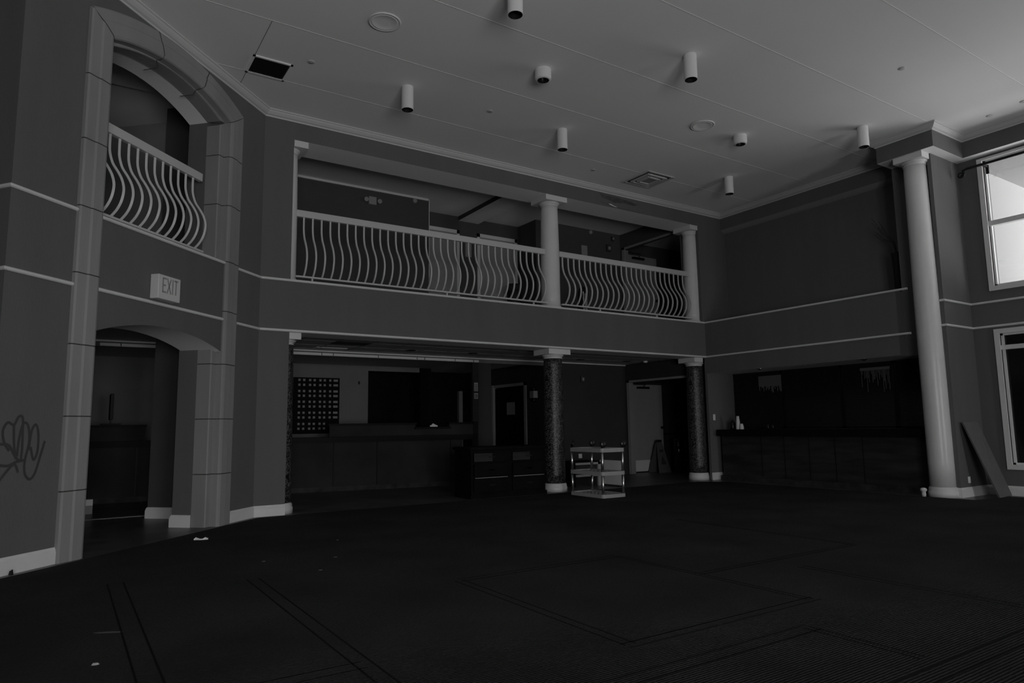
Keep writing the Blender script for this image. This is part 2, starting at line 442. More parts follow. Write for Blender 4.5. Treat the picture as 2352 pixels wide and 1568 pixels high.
# header with crown strips
b = MB().box(.3,9.15,12.58,12.62,2.50+.05,2.66); struct(b.build('wall_header','wall'))
b = MB().box(.3,11.6,12.55,12.58,2.625,2.652)
b.box(.43,7.38,12.54,12.58,2.555,2.602)
struct(b.build('trim_header','white'))
b = MB()
for x in (3.98,4.2,5.1,5.93,6.1,6.8,7.25,.72): b.tube([(x,12.535,2.60),(x,12.53,2.575),(x+.004,12.537,2.56)],.006,6)
struct(b.build('trim_hooks','black'))
# square pier at the end of the desk
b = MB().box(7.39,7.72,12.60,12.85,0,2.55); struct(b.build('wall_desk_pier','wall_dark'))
# second pier beyond the diagonal opening, and first reveal
b = MB(); b.prism([D2(2.97,.525),D2(2.97,1.48),D2(3.2,1.48),D2(3.27,.525)], 0, 2.655)
b.prism([D2(2.97,.525),D2(2.97,1.48),D2(3.2,1.48),D2(3.27,.525)], 3.3, 5.97)
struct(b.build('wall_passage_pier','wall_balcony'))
b = MB(); dd = Vector((cos(radians(137)),sin(radians(137)))); p0 = Vector(D2(3.02,1.49)); p1 = p0+dd*5.2; nn_ = Vector((dd.y,-dd.x))*.15
b.prism([p0,p1,p1+nn_,p0+nn_], 3.3, 5.78); struct(b.build('wall_passage_upper','wall2'))
# upper floor walls
b = MB()
b.box(1.6,6.22,12.6,12.75,3.3,5.97); b.box(6.07,6.22,12.75,13.32,3.3,5.97)
b.box(6.07,9.12,13.32,13.45,3.3,5.97)
b.box(8.98,9.12,12.6,13.32,3.3,5.97); b.box(9.12,11.6,12.6,12.75,3.3,5.97)
b.box(11.6,11.75,12.52,12.75,3.3,5.97); b.box(11.6,11.75,10.6,12.52,5.58,5.97); b.box(11.6,11.75,10.5,10.58,3.3,5.97)
b.box(11.75,16.1,13.0,13.15,3.3,6.1)
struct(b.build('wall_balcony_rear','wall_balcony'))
struct(MB().box(11.75,16.1,10.46,13.0,3.2,3.3).build('floor_service','ctile'))
struct(MB().box(6.222,6.235,12.59,12.605,4.3,5.97).box(2.4,6.2,12.57,12.6,5.93,5.97).build('trim_balcony','white'))

# cornice, trims, baseboards
def crown(z): return [(0,z),(0,z-.10),(.012,z-.10),(.018,z-.082),(.045,z-.07),(.075,z-.04),(.085,z-.022),(.10,z-.016),(.105,z)]
b = MB().sweep([K2,K,Q,(12.28,10),(12.28,5.9),(11.36,5.9),(11.36,5.0),(12.35,5.0),(12.35,-3.95)], crown(ZC-.001))
struct(b.build('trim_1','trim'))
def bead(z,h=.018,p=.028): return [(-.01,z-h),(p*.6,z-h),(p,z-h*.4),(p,z+h*.4),(p*.6,z+h),(-.01,z+h)]
for n_,z in ((2,3.365),(3,2.62)):
    b = MB().sweep([K2,K,D2(-.0,0)], bead(z))
    b.sweep([D2(.28,-.032),D2(2.30,-.032)], bead(z))
    b.sweep([D2(2.62,0),Q,(11.6,10),(11.6,5.7)], bead(z))
    struct(b.build('trim_%d'%n_,'white'))
for n_,z in ((4,3.09),(5,2.69)):
    b = MB().sweep([(11.64,5.24),(11.64,5.18),(WX,5.18),(WX,-3.95)], bead(z)); struct(b.build('trim_%d'%n_,'white'))
struct(MB().sweep([(12.42,10),(12.42,5.9)],[(0,5.47),(.05,5.49),(.14,5.54),(0,5.54)]).build('trim_6','palep'))
def base(h=.15): return [(0,.0),(.022,.0),(.022,h*.72),(.016,h*.76),(.018,h*.84),(.008,h*.95),(.006,h),(0,h)]
bb = lambda nm,path,h=.15: struct(MB().sweep(path, base(h)).build(nm,'white'))
bb('baseboard_left',[K2,K,D2(0,0)]); bb('baseboard_left_inner',[D2(2.62,0),Q,(2.69,10)])
bb('baseboard_reveal',[D2(2.235,.255),D2(2.235,.52),D2(2.4,.52)][::-1])
bb('baseboard_passage',[D2(2.97,.6),D2(2.97,1.48),D2(3.1,1.48)][::-1])
bb('baseboard_back_right',[(11.6,10.0),(11.95,10.0)])
bb('baseboard_window_side',[(11.64,5.24),(11.64,5.18),(WX,5.18),(WX,-3.95)])

# porch outside the upper windows
struct(MB().box(12.76,34,-7.2,5.69,5.93,6.1).build('ceiling_porch','soffit'))
struct(MB().box(12.76,34,5.56,5.69,0,5.93).build('wall_porch','porchwall'))

# ================================================================== STONE ARCH SURROUND
t = thing('stone_arch', D(1.31,-.03,0), 'tall cast stone arch surround framing the diagonal two storey opening', 'arch surround')
def pil_prof(side):
    # cross section (s,t) of the jamb moulding; side=+1 right, -1 left (mirrored about s=1.25)
    pts = [(2.62,.0),(2.62,-.035),(2.60,-.045),(2.50,-.05),(2.48,-.062),(2.37,-.062),(2.345,-.052),(2.33,-.035),(2.325,.05),(2.25,.05),(2.235,.062),(2.235,.249),(2.329,.249),(2.329,.0)]
    if side < 0: pts = [(2.62-p[0]+.0,p[1]) for p in pts]
    return pts
lz = [.65,1.35,2.04,2.74,3.41,4.10,4.78]; rz = [.65,1.34,2.04,2.73,3.39,4.15,4.82]
for side,zs in ((-1,lz),(1,rz)):
    b = MB(); zz = [0]+zs+[5.40]
    pr = [D2(*p) for p in pil_prof(side)]
    for k in range(len(zz)-1):
        if k < len(zz)-2: b.prism(pr, zz[k]+(.006 if k else 0), zz[k+1]-.006)
        else:
            st_ = len(b.v); b.prism(pr, zz[k]+.006, 5.4)
            for q in range(st_, len(b.v)):
                v = b.v[q]
                if v[2] > 5.39:
                    s_ = (v[0]+v[1]-7.738)*SQ; f = (s_ if side < 0 else 2.62-s_)/.295
                    b.v[q] = (v[0],v[1],5.495-.20*min(max(f,0),1.3))
    gc = 2.40 if side > 0 else .22
    gpz = [D2(gc+(p[0]-gc)*.965, .06+(p[1]-.06)*.955) for p in pil_prof(side)]
    for z in zs: b.prism(gpz, z-.007, z+.007, 1)
    b.build('pilaster',['stone','groove'],t)
# archivolt: profile swept along the arc
b = MB()
def archring(pairs, smooth=False, rng=None, mi=0):
    # pairs: list of (frac between inner 0 and outer 1, t); lerp between the inner and outer arcs
    n = 36; ai = arc(.295,2.325,5.30,.20,n); ao = arc(.0,2.62,5.50,.295,n)
    i0,i1 = rng or (0,n)
    rings = []
    for i in range(i0,i1+1):
        ring = []
        for f,tt in pairs:
            g_ = f if f > 0 else f*.12; s_ = ai[i][0]*(1-f)+ao[i][0]*f; z_ = ai[i][1]*(1-g_)+ao[i][1]*g_; ring.append(D(s_,tt,z_))
        rings.append(ring)
    m = len(pairs); vs = [p for r in rings for p in r]; fs = []
    for i in range(len(rings)-1):
        for k in range(m): fs.append((i*m+k,i*m+(k+1)%m,(i+1)*m+(k+1)%m,(i+1)*m+k))
    fs += [tuple(range(m)), tuple((len(rings)-1)*m+k for k in range(m-1,-1,-1))]
    b.add(vs, fs, mi)
apr = [(1,.0),(1,-.035),(.94,-.045),(.62,-.05),(.55,-.062),(.15,-.062),(.06,-.052),(.02,-.035),(.0,.05),(-.25,.05),(-.30,.062),(-.30,.249),(.3,.249),(.3,.0)]
for rng in ((0,13),(13,25),(25,36)):
    archring(apr, rng=rng)
b.build('arch',['stone','groove'],t)
# joints of the arch blocks and caps
n = 36; ai = arc(.295,2.325,5.30,.20,n); ao = arc(0,2.62,5.50,.295,n)
for i in (13,25):
    pts = []
    for f,tt in [(1.0,-.037),(.94,-.047),(.62,-.052),(.55,-.064),(.35,-.064),(.15,-.064),(.04,-.045),(0,.0),(0,.048),(-.22,.048),(-.30,.06),(-.305,.24)]:
        s_ = ai[i][0]*(1-f)+ao[i][0]*f + random.uniform(-.007,.007); z_ = ai[i][1]*(1-f)+ao[i][1]*f
        pts.append(D(s_,tt,z_))
    b = MB().tube(pts,.005,5); b.build('crack','groove',t)
for a_,c_ in (((2.62,5.50),(2.325,5.30)),((0,5.50),(.295,5.30))):
    pts = [D(a_[0]*(1-f)+c_[0]*f, tt, a_[1]*(1-f)+c_[1]*f-.004) for f,tt in [(0,-.037),(.35,-.052),(.5,-.064),(.85,-.064),(.95,-.05),(1.0,-.035)]]
    MB().tube(pts,.0045,5).build('crack','groove',t)
# stone lining of the lower opening jamb
# ================================================================== COLUMNS
def column(name, x, y, z0, z1, r, label, body, cat='column', group=None, w=.25, capx=None, capy=None, basez=.10, basestyle='ring'):
    t = thing(name,(x,y,z0),label,cat,group)
    h = z1-z0
    def rr(u): return r*(1-.10*max(0,(u-.35)/.65)**1.6)
    prof = [(rr(i/14), z0+basez+(h-.13-basez)*i/14) for i in range(15)]
    MB().lathe(prof,(x,y),40).build('shaft',body,t)
    rt = rr(1)
    MB().lathe([(rt+.006,z1-.17),(rt+.012,z1-.165),(rt+.006,z1-.155),(rt+.004,z1-.14),(rt+.02,z1-.13),(rt+.035,z1-.11),(rt+.036,z1-.10)],(x,y),40).build('neck_ring','column',t)
    cx = capx or (x-w,x+w); cy = capy or (y-w,y+w)
    MB().box(cx[0],cx[1],cy[0],cy[1],z1-.10,z1-.001).build('capital','column',t,bevel=.004)
    if basestyle == 'ring':
        MB().lathe([(r+.03,z0),(r+.03,z0+basez*.55),(r+.018,z0+basez*.62),(r+.022,z0+basez*.8),(r+.01,z0+basez*.95),(r+.004,z0+basez)],(x,y),40).build('base','column',t)
    return t
g1 = 'plain white columns on the balcony parapet'
column('column',2.66,10.25,3.38,5.53,.168,'white balcony column at the left end, half behind the wall',['column'],group=g1,capx=(2.695,2.91),capy=(10.0,10.5),basez=.05)
column('column',7.63,10.25,3.38,5.53,.180,'white balcony column between the two railings',['column'],group=g1,basez=.05)
column('column',11.53,10.25,3.38,5.53,.172,'white balcony column at the right end of the railing',['column'],group=g1,capx=(11.28,11.52),basez=.05)
column('mosaic_column',2.66,10.25,0,2.6,.175,'mosaic column at the left beside the bright baseboard',['mosaic'],capx=(2.695,2.87),capy=(10.01,10.5),basez=.15)
column('mosaic_column',7.64,10.25,0,2.6,.190,'mosaic column in the middle, next to the utility cart',['mosaic'],capx=(7.38,7.88),capy=(10.01,10.5),basez=.15)
column('mosaic_column',11.50,10.27,0,2.6,.185,'mosaic column at the right beside the open door',['mosaic'],capx=(11.24,11.5),capy=(10.01,10.48),basez=.15)
column('tall_column',11.605,5.42,0,5.53,.182,'tall two storey glossy column in front of the window pier',['column'],capx=(11.38,11.62),capy=(5.19,5.65),basez=.16)

# ================================================================== RAILINGS
def scurve(fn, x, z0=3.475, z1=4.41):
    # fn(along, outward, z); S shape: straight, swings out into the lobby, returns at the foot
    key = [(0,z1),(0,z1-.12),(.008,z1-.22),(.05,z1-.34),(.12,z1-.44),(.175,z1-.53),(.205,z1-.62),(.205,z1-.70),(.18,z1-.79),(.13,z1-.87),(.06,z0)]
    return [fn(x,o,z) for o,z in smoothpts(key,3)]
def railing(loc, label, fn, x0, x1, xs, ends=None):
    t = thing('balcony_railing', loc, label, 'railing', 'wrought balcony railings')
    b = MB(); b.extr([(x0,4.405),(x1,4.405),(x1,4.51),(x0,4.51)], lambda p,q,w: fn(p,w,q), -.03, .03); b.build('handrail','rail',t,bevel=.006)
    b = MB(); b.extr([(x0,3.455),(x1,3.455),(x1,3.48),(x0,3.48)], lambda p,q,w: fn(p,w,q), .03, .085); b.build('bottom_rail','rail',t)
    m0 = None
    for x in xs:
        MB().tube(scurve(fn,x),.0,rect=(.0125,.010)).build('baluster','rail',t)
    for x in ends or []:
        MB().extr([(x-.012,3.366),(x+.012,3.366),(x+.012,3.456),(x-.012,3.456)], lambda p,q,w: fn(p,w,q), .04, .07).build('foot','rail',t)
fb = lambda x,o,z: (x,10.2-o,z)
railing((5.15,10.2,3.37),'long wavy baluster railing on the balcony between the left and middle columns',fb,2.80,7.46,[2.92+.1375*i for i in range(33)],[3.05,5.35,7.15])
railing((9.6,10.2,3.37),'shorter wavy baluster railing on the balcony between middle and right columns',fb,7.80,11.37,[7.885+.1375*i for i in range(25)],[8.75,10.3])
fd = lambda s,o,z: D(s,.2-o,z)
railing(D(1.2,.2,3.37),'wavy baluster railing inside the tall stone arch',fd,.262,2.085,[.30+.136*i for i in range(13)],[1.2])

# ================================================================== CEILING FIXTURES
def cyl_light(loc,label):
    t = thing('cylinder_light',loc,label,'ceiling light','tall white cylinder ceiling lights')
    x,y,z = loc
    MB().lathe([(.083,z-.335),(.083,z-.001)],(x,y),36,caps=False).lathe([(.083,z-.02),(0.001,z-.02)],(x,y),36,caps=False).lathe([(.078,z-.335),(.083,z-.335)],(x,y),36,caps=False).build('housing','fixture',t)
    MB().lathe([(.078,z-.335),(.078,z-.28),(.055,z-.16),(.02,z-.12),(.001,z-.12)],(x,y),36,caps=False).build('baffle','black',t)
    return t
cl = cyl_light((3.82,5.66,ZC),'tall cylinder ceiling light cut off by the top edge of the photo')
for loc,l in (((6.50,5.63,ZC),'tall cylinder ceiling light right of centre, below the long bright seam'),
              ((10.54,5.66,ZC),'tall cylinder ceiling light nearest the right column and beam'),
              ((3.765,8.29,ZC),'tall cylinder ceiling light nearest the dark square grille'),
              ((6.45,8.27,ZC),'tall cylinder ceiling light above the middle balcony column'),
              ((10.50,8.29,ZC),'smallest cylinder ceiling light, right of the square diffuser')):
    copy_thing(cl,loc,l)
def can(loc,label):
    t = thing('downlight_can',loc,label,'ceiling light','short white downlight cans'); x,y,z = loc
    MB().lathe([(.11,z-.001),(.11,z-.12),(.105,z-.145),(.085,z-.15),(.078,z-.15)],(x,y),36,caps=False).build('housing','fixture',t)
    MB().lathe([(.079,z-.149),(.074,z-.12),(.06,z-.06),(.001,z-.05)],(x,y),36,caps=False).build('reflector','blackgloss',t)
    MB().lathe([(.001,z-.125),(.022,z-.12),(.03,z-.10),(.022,z-.07),(.012,z-.05)],(x,y),16,caps=False).build('bulb','chrome',t)
    return t
cn = can((5.10,6.92,ZC),'short can downlight with a bright bulb, nearer the top centre')
copy_thing(cn,(9.11,6.92,ZC),'short can downlight further right, above the balcony corner')
def disc(loc,label):
    t = thing('ceiling_speaker',loc,label,'speaker','round ceiling speakers'); x,y,z = loc
    MB().lathe([(.19,z-.001),(.188,z-.012),(.17,z-.014),(.162,z-.004)],(x,y),40,caps=False).build('rim','fixture',t)
    MB().lathe([(.162,z-.004),(.15,z-.014),(.14,z-.010),(.06,z-.008),(.001,z-.008)],(x,y),40,caps=False).build('grille','ceiling',t)
    return t
dc = disc((2.89,7.01,ZC),'round ceiling speaker near the top left')
copy_thing(dc,(8.26,6.97,ZC),'round ceiling speaker beside the short can on the right')
# grilles
t = thing('return_air_grille',(2.01,8.77,ZC),'dark slatted square air grille beside the arch cornice','vent')
b = MB()
for k in range(4):
    a,c = [(1.76,2.26,8.53,8.56),(1.76,2.26,8.98,9.01),(1.76,1.79,8.53,9.01),(2.23,2.26,8.53,9.01)][k][:2],[(1.76,2.26,8.53,8.56),(1.76,2.26,8.98,9.01),(1.76,1.79,8.53,9.01),(2.23,2.26,8.53,9.01)][k][2:]
    b.box(a[0],a[1],c[0],c[1],ZC-.014,ZC-.001)
b.build('frame','ceiling',t)
b = MB().box(1.79,2.23,8.56,8.98,ZC-.003,ZC-.001)
b.build('backing','black',t)
b = MB()
for k in range(22):
    x = 1.80+k*.0195; b.add([(x,8.56,ZC-.016),(x,8.98,ZC-.016),(x+.009,8.98,ZC-.004),(x+.009,8.56,ZC-.004),(x+.002,8.56,ZC-.016),(x+.002,8.98,ZC-.016),(x+.011,8.98,ZC-.004),(x+.011,8.56,ZC-.004)],[(0,1,2,3),(4,5,6,7),(0,1,5,4),(3,2,6,7)])
b.build('louvres','grille',t)
t = thing('square_diffuser',(9.24,9.17,ZC),'dirty square ceiling air diffuser near the right balcony corner','vent')
b = MB()
for i_,(o,z) in enumerate(((.33,.02),(.23,.035),(.14,.045))):
    for sx in (-1,1):
        b.box(9.24+sx*o-.02,9.24+sx*o+.02,9.17-o-.02,9.17+o+.02,ZC-z,ZC-.004); b.box(9.24-o,9.24+o,9.17+sx*o-.02,9.17+sx*o+.02,ZC-z,ZC-.004)
b.build('frame','trim',t,bevel=.004)
MB().box(8.93,9.55,8.86,9.48,ZC-.006,ZC-.001).build('backing','grille',t)
MB().box(9.13,9.35,9.06,9.28,ZC-.03,ZC-.02).build('centre_plate','palep',t)
# sprinkler covers
SPL = [((2.43,8.33),'tiny flush sprinkler cover between the dark grille and first cylinder light'),((5.12,8.31),'tiny flush sprinkler cover above the middle of the long railing'),((9.2,4.34),'tiny flush sprinkler cover in the upper right of the ceiling'),((11.85,4.37),'tiny flush sprinkler cover next to the right cornice corner'),((11.75,3.88),'tiny flush sprinkler cover at the right edge of the photo'),((8.0,9.35),'tiny flush sprinkler cover near the square diffuser')]
sp = None
for (x,y),l in SPL:
    if sp is None:
        sp = MB().lathe([(.045,ZC-.001),(.045,ZC-.006),(.04,ZC-.009),(.001,ZC-.009)],(x,y),20,caps=False).build('sprinkler_cover','trim',origin=(x,y,ZC)); tag(sp,l,'sprinkler','sprinkler covers')
    else:
        c = sp.copy(); C.objects.link(c); c.location = (x,y,ZC); c['label'] = l
# lower soffit lights
tag(MB().box(3.75,4.32,12.1,12.4,2.648,2.659).build('troffer_light','white'),'pale flat ceiling light panel over the reception desk','ceiling light')
t = thing('soffit_vent',(4.1,11.3,2.66),'dark ceiling vent under the balcony, left side','vent')
MB().box(3.8,4.42,11.15,11.5,2.650,2.659).build('frame','grille',t); b=MB()
for k in range(6): b.box(3.82,4.40,11.18+k*.055,11.20+k*.055,2.645,2.65)
b.build('slats','black',t)
for (x,y),l in (((5.49,11.89),'recessed dark downlight under the balcony, left of the middle column'),((6.83,11.85),'recessed dark downlight under the balcony, nearest the middle column'),((9.68,11.93),'recessed dark downlight under the balcony, right of the middle column'),((10.98,11.85),'recessed dark downlight under the balcony above the open door')):
    t = thing('recessed_downlight',(x,y,2.66),l,'ceiling light','recessed lights under the balcony')
    MB().lathe([(.10,2.659),(.10,2.652),(.08,2.65)],(x,y),24,caps=False).build('trim_ring','grille',t)
    MB().lathe([(.08,2.65),(.05,2.655),(.001,2.656)],(x,y),24,caps=False).build('lamp_opening','black',t)
for (x,y),l in (((11.35,11.6),'small white smoke detector under the balcony by the open door'),):
    tag(MB().lathe([(.055,2.658),(.055,2.635),(.045,2.62),(.001,2.615)],(x,y),24,caps=False).build('smoke_detector','fixture'),l,'detector')

# ================================================================== EXIT SIGN
ex = thing('exit_sign',D(1.18,-.05,2.66),'white boxy EXIT sign on the parapet inside the stone arch','sign')
b = MB(); b.extr([(1.0,2.66),(1.36,2.66),(1.36,2.935),(1.0,2.935)],lambda p,q,w:D(p,w,q),-.14,-.034); b.build('housing','exit',ex,bevel=.008)
b = MB()
def stroke(pts,w=.014):
    for i in range(len(pts)-1):
        a = Vector(pts[i]); c = Vector(pts[i+1]); d = (c-a).normalized(); n_ = Vector((-d.y,d.x))*w*.5
        b.add([D(v.x,tt,v.y) for tt in (-.142,-.1395) for v in (a+n_,a-n_,c-n_,c+n_)],[(0,1,2,3),(4,5,6,7),(0,1,5,4),(1,2,6,5),(2,3,7,6),(3,0,4,7)])
zt,zb = 2.905,2.735
stroke([(1.07,zb),(1.07,zt)],.018); stroke([(1.065,zt-.008),(1.125,zt-.008)],.018); stroke([(1.065,zb+.008),(1.125,zb+.008)],.018); stroke([(1.065,2.82),(1.115,2.82)],.018)
stroke([(1.14,zt),(1.20,zb)],.018); stroke([(1.20,zt),(1.14,zb)],.018)
stroke([(1.228,zb),(1.228,zt)],.018)
stroke([(1.25,zt-.008),(1.315,zt-.008)],.018); stroke([(1.282,zb),(1.282,zt)],.018)
b.build('letters','exitletter',ex)

# ================================================================== RECEPTION
t = thing('reception_desk',(3.6,13.3,0),'long dark panelled reception desk under the balcony','desk')
fp = [(.3,13.60),(3.6,13.22),(4.42,13.06),(7.0,12.60)]
def off(path,d):
    out = []
    for i,p in enumerate(path):
        a = Vector(path[max(i-1,0)]); c = Vector(path[min(i+1,len(path)-1)]); e = (c-a).normalized(); out.append((p[0]+(-e.y)*d, p[1]+e.x*d))
    return out
def band(path,d0,d1,z0,z1): return MB().prism(off(path,d0)+off(path,d1)[::-1], z0, z1)
band(fp,0,.06,.09,.97).build('front_panel','laminate',t)
band(fp,-.012,.0,.0,.09).build('tile_kick','kick',t)
cpth = [(.25,13.62),(3.6,13.24),(4.42,13.08),(7.28,12.56)]
band(cpth,-.16,.42,.97,1.03).build('counter_top','counter',t)
band(cpth,-.10,.0,.93,.97).build('counter_edge','counter',t)
for k,(x,y) in enumerate(((4.42,13.06),(5.25,12.91),(6.75,12.645),(1.1,13.51))):
    MB().box(x-.012,x+.012,y-.012,y+.02,.09,.93).build('panel_joint','black',t)
r1 = [(.42,13.62),(1.22,13.55)]; r2 = [(4.40,13.28),(6.1,12.96)]; r3 = [(6.82,12.84),(7.34,12.74)]; r4 = [(6.1,12.96),(6.82,12.84)]
for r_,zt_ in ((r1,1.31),(r2,1.29),(r3,1.29),(r4,1.2)):
    band(r_,0,.05,1.03,zt_-.04).build('upper_panel','laminate',t)
    band([(r_[0][0]-.02,r_[0][1]),(r_[1][0]+.02,r_[1][1])],-.05,.25,zt_-.04,zt_).build('upper_ledge','counter',t)
t = thing('monitor',(.70,13.55,1.32),'black flat monitor seen edge-on on the left reception ledge','monitor')
MB().box(.665,.715,13.50,13.86,1.40,1.84).build('screen','black',t,bevel=.008)
MB().box(.68,.70,13.6,13.7,1.335,1.42).build('stand','black',t)
MB().box(.55,.84,13.50,13.80,1.311,1.335).build('base','black',t,bevel=.006)
t = thing('key_rack',(4.66,15.0,1.1),'dark wall key rack with rows of pale tags behind the desk','key rack')
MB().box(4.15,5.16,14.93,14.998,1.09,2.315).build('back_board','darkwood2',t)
cx = [205,292,403,488,597,682,788,895]; cy = [435,525,640,727,838,925,1040,1128,1245,1332]
for j,yy in enumerate(cy):
    for i_,xx in enumerate(cx):
        if j > 7 and i_ > 5: continue
        X = 4.16+(xx-118)/857*1.0; Z = 2.31-(yy-390)/(1410-390)*1.20; w = .05 if i_ == 7 else .024
        MB().box(X-w,X+w,14.918,14.93,Z-.024,Z+.024).build('key_tag','palep',t)
tag(MB().box(5.62,5.65,14.97,14.995,2.19,2.26).build('wall_hook','black'),'small black fitting on the wall right of the key rack','hook')
tag(MB().prism([(6.45,13.0),(6.62,12.98),(6.60,13.06),(6.5,13.1)],1.205,1.235).add([(6.46,13.0,1.22),(6.63,12.99,1.22),(6.6,13.05,1.22),(6.53,13.02,1.275)],[(0,1,3),(1,2,3),(2,0,3)]).build('crumpled_paper','paper'),'crumpled white paper on the reception desk ledge','paper')
# framed notices on the dark partition
b = MB().box(7.42,7.62,12.98,13.05,0.0,2.6)
for z0,z1,l in ((1.94,2.12,'upper small framed notice left of the desk pier'),(1.78,1.90,'lower small framed notice left of the desk pier')):
    t = thing('framed_notice',(7.33,12.57,z0),l,'notice','framed notices by the desk')
    o_ = MB().box(7.27,7.36,12.55,12.57,z0,z1).build('frame','palep',t)
    bb_ = MB()
    for k in range(4): bb_.box(7.28,7.35,12.546,12.551,z0+.02+k*(z1-z0-.04)/4,z0+.032+k*(z1-z0-.04)/4)
    bb_.build('printed_lines','grille',t)
struct(MB().box(7.24,7.39,12.57,12.62,1.3,2.56).build('wall_notice_post','laminate'))
struct(MB().box(8.74,8.85,15.9,16.0,0,2.13).build('trim_hall_door','palep'))

# door 1 (dark door in the corridor)
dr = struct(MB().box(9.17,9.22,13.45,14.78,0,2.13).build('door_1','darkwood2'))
b = MB().box(9.10,9.19,14.78,14.88,0,2.22); b.box(9.12,9.16,13.33,13.42,0,2.22); b.box(9.12,9.16,13.33,14.88,2.15,2.22)
b.build('door_frame','palep',dr)
MB().box(9.155,9.168,13.88,14.22,1.47,1.77).build('notice','palep',dr)
t = thing('wall_sconce',(9.14,12.95,1.9),'wall sconce with pale square shade left of the mosaic column','lamp')
MB().box(9.02,9.14,12.87,13.02,1.83,1.99).build('shade','palep',t); MB().lathe([(.05,2.0),(.05,2.07),(.02,2.08)],(9.10,12.97),16).build('cap','blackgloss',t)
MB().lathe([(.02,1.74),(.05,1.75),(.05,1.82)],(9.10,12.97),16).build('lower_cap','blackgloss',t)
# door 2 (open pale door)
def open_door(idx, z0, ztop):
    fr = struct(MB().box(11.585,11.62,12.44,12.53,z0,ztop+.05).box(11.585,11.62,10.56,12.53,ztop,ztop+.05).box(11.585,11.62,10.5,10.58,z0,ztop+.05)
        .box(11.62,11.75,12.47,12.52,z0,ztop).build('door_%d'%idx,'door'))
    MB().box(11.94,12.96,12.70,12.745,z0+.02,ztop-.02).build('door_leaf','door',fr)
    MB().box(12.08,12.48,12.64,12.70,ztop-.13,ztop-.075).build('door_closer','blackgloss',fr)
    MB().tube([(12.3,12.66,ztop-.07),(12.2,12.5,ztop-.03),(11.8,12.5,ztop-.03)],.01,6).build('closer_arm','blackgloss',fr)
    MB().lathe([(.03,0),(.035,.02),(.03,.05),(.001,.055)],(0,0),16).xf(Matrix.Translation((12.90,12.70,z0+1.10)) @ Matrix.Rotation(pi/2,4,'X')).build('door_knob','blackgloss',fr)
    for zz in (.35,1.15,1.95): MB().box(11.90,11.945,12.68,12.74,z0+zz,z0+zz+.12).build('hinge','blackgloss',fr)
    return fr
o = open_door(2,0,2.21)
MB().box(11.95,12.95,12.692,12.70,.03,.30).build('kick_plate','white',o)
open_door(3,3.3,5.56)
struct(MB().box(11.76,16,12.96,13.0,.90,.95).build('trim_chair_rail','darkwood2'))

# fire strobe, plates
def strobe(x,y,z,l,ax='y',mat_='redbox',w=.05,h=.08):
    t = thing('alarm_strobe',(x,y,z),l,'alarm','wall alarm strobes')
    MB().box(x-w,x+w,y-.05,y,z-h,z+h).build('body',mat_,t,bevel=.006); MB().box(x-w*.5,x+w*.5,y-.065,y-.05,z-h*.5,z+h*.4).build('lens','palep',t)
strobe(10.22,12.58,2.27,'small dark alarm strobe under the balcony, right of the middle mosaic column')
strobe(11.19,12.6,5.57,'square dark alarm strobe on the balcony rear wall',w=.07,h=.09)
strobe(11.33,12.6,5.83,'small dark horn high on the balcony rear wall by the corner',w=.035,h=.06)
def plate(name,x0,x1,y0,y1,z0,z1,l,c,m='fixture'):
    t = thing(name,((x0+x1)/2,(y0+y1)/2,z0),l,c); MB().box(x0,x1,y0,y1,z0,z1).build('cover',m,t,bevel=.003)
    if x1-x0 > y1-y0: MB().box((x0*.6+x1*.4),(x0*.4+x1*.6),y0-.004,y0,(z0*.65+z1*.35),(z0*.35+z1*.65)).build('toggle',m,t)
    else: MB().box(x0-.004,x0,(y0*.6+y1*.4),(y0*.4+y1*.6),(z0*.65+z1*.35),(z0*.35+z1*.65)).build('toggle',m,t)
plate('light_switch',11.715,11.785,9.988,9.999,1.255,1.385,'light switch on the bar side wall beside the right mosaic column','switch')
plate('wall_outlet',10.06,10.16,12.568,12.579,.43,.53,'wall outlet seen through the cart','outlet')
plate('wall_outlet',11.88,11.95,5.168,5.179,.21,.31,'wall outlet low on the pier beside the leaning board','outlet')

# ================================================================== DRESSER
t = thing('dresser',(6.5,10.3,0),'dark wooden chest with broken drawers left of the middle mosaic column','dresser')
MB().box(5.74,7.26,10.04,10.60,.04,.80).build('carcass','darkwood2',t)
MB().box(5.70,7.30,10.0,10.62,.80,.85).build('top','darkwood2',t,bevel=.006)
MB().box(5.72,7.28,10.02,10.6,.0,.06).build('plinth','darkwood2',t)
for col,(x0,x1) in enumerate(((5.78,6.47),(6.55,7.23))):
    for row,(z0,z1) in enumerate(((.60,.76),(.36,.57),(.10,.33))):
        dx = [0,.02,-.01][row]*(1 if col else -1); rot = [0,.0,.0][row]
        fr = MB().box(x0,x1,10.005-(.02 if row==1 else 0),10.035,z0,z1).build('drawer','darkwood2',t,bevel=.004)
        MB().box((x0+x1)/2-.06,(x0+x1)/2+.06,9.985,10.005,(z0+z1)/2-.008,(z0+z1)/2+.008).build('pull','black',fr)
    MB().box(x0,x0+.36,10.0,10.006,.61,.745).build('torn_label','darkwood',t)
    MB().box(x0+.02,x0+.66,9.998,10.006,.335,.345).build('bare_edge','palep',t)
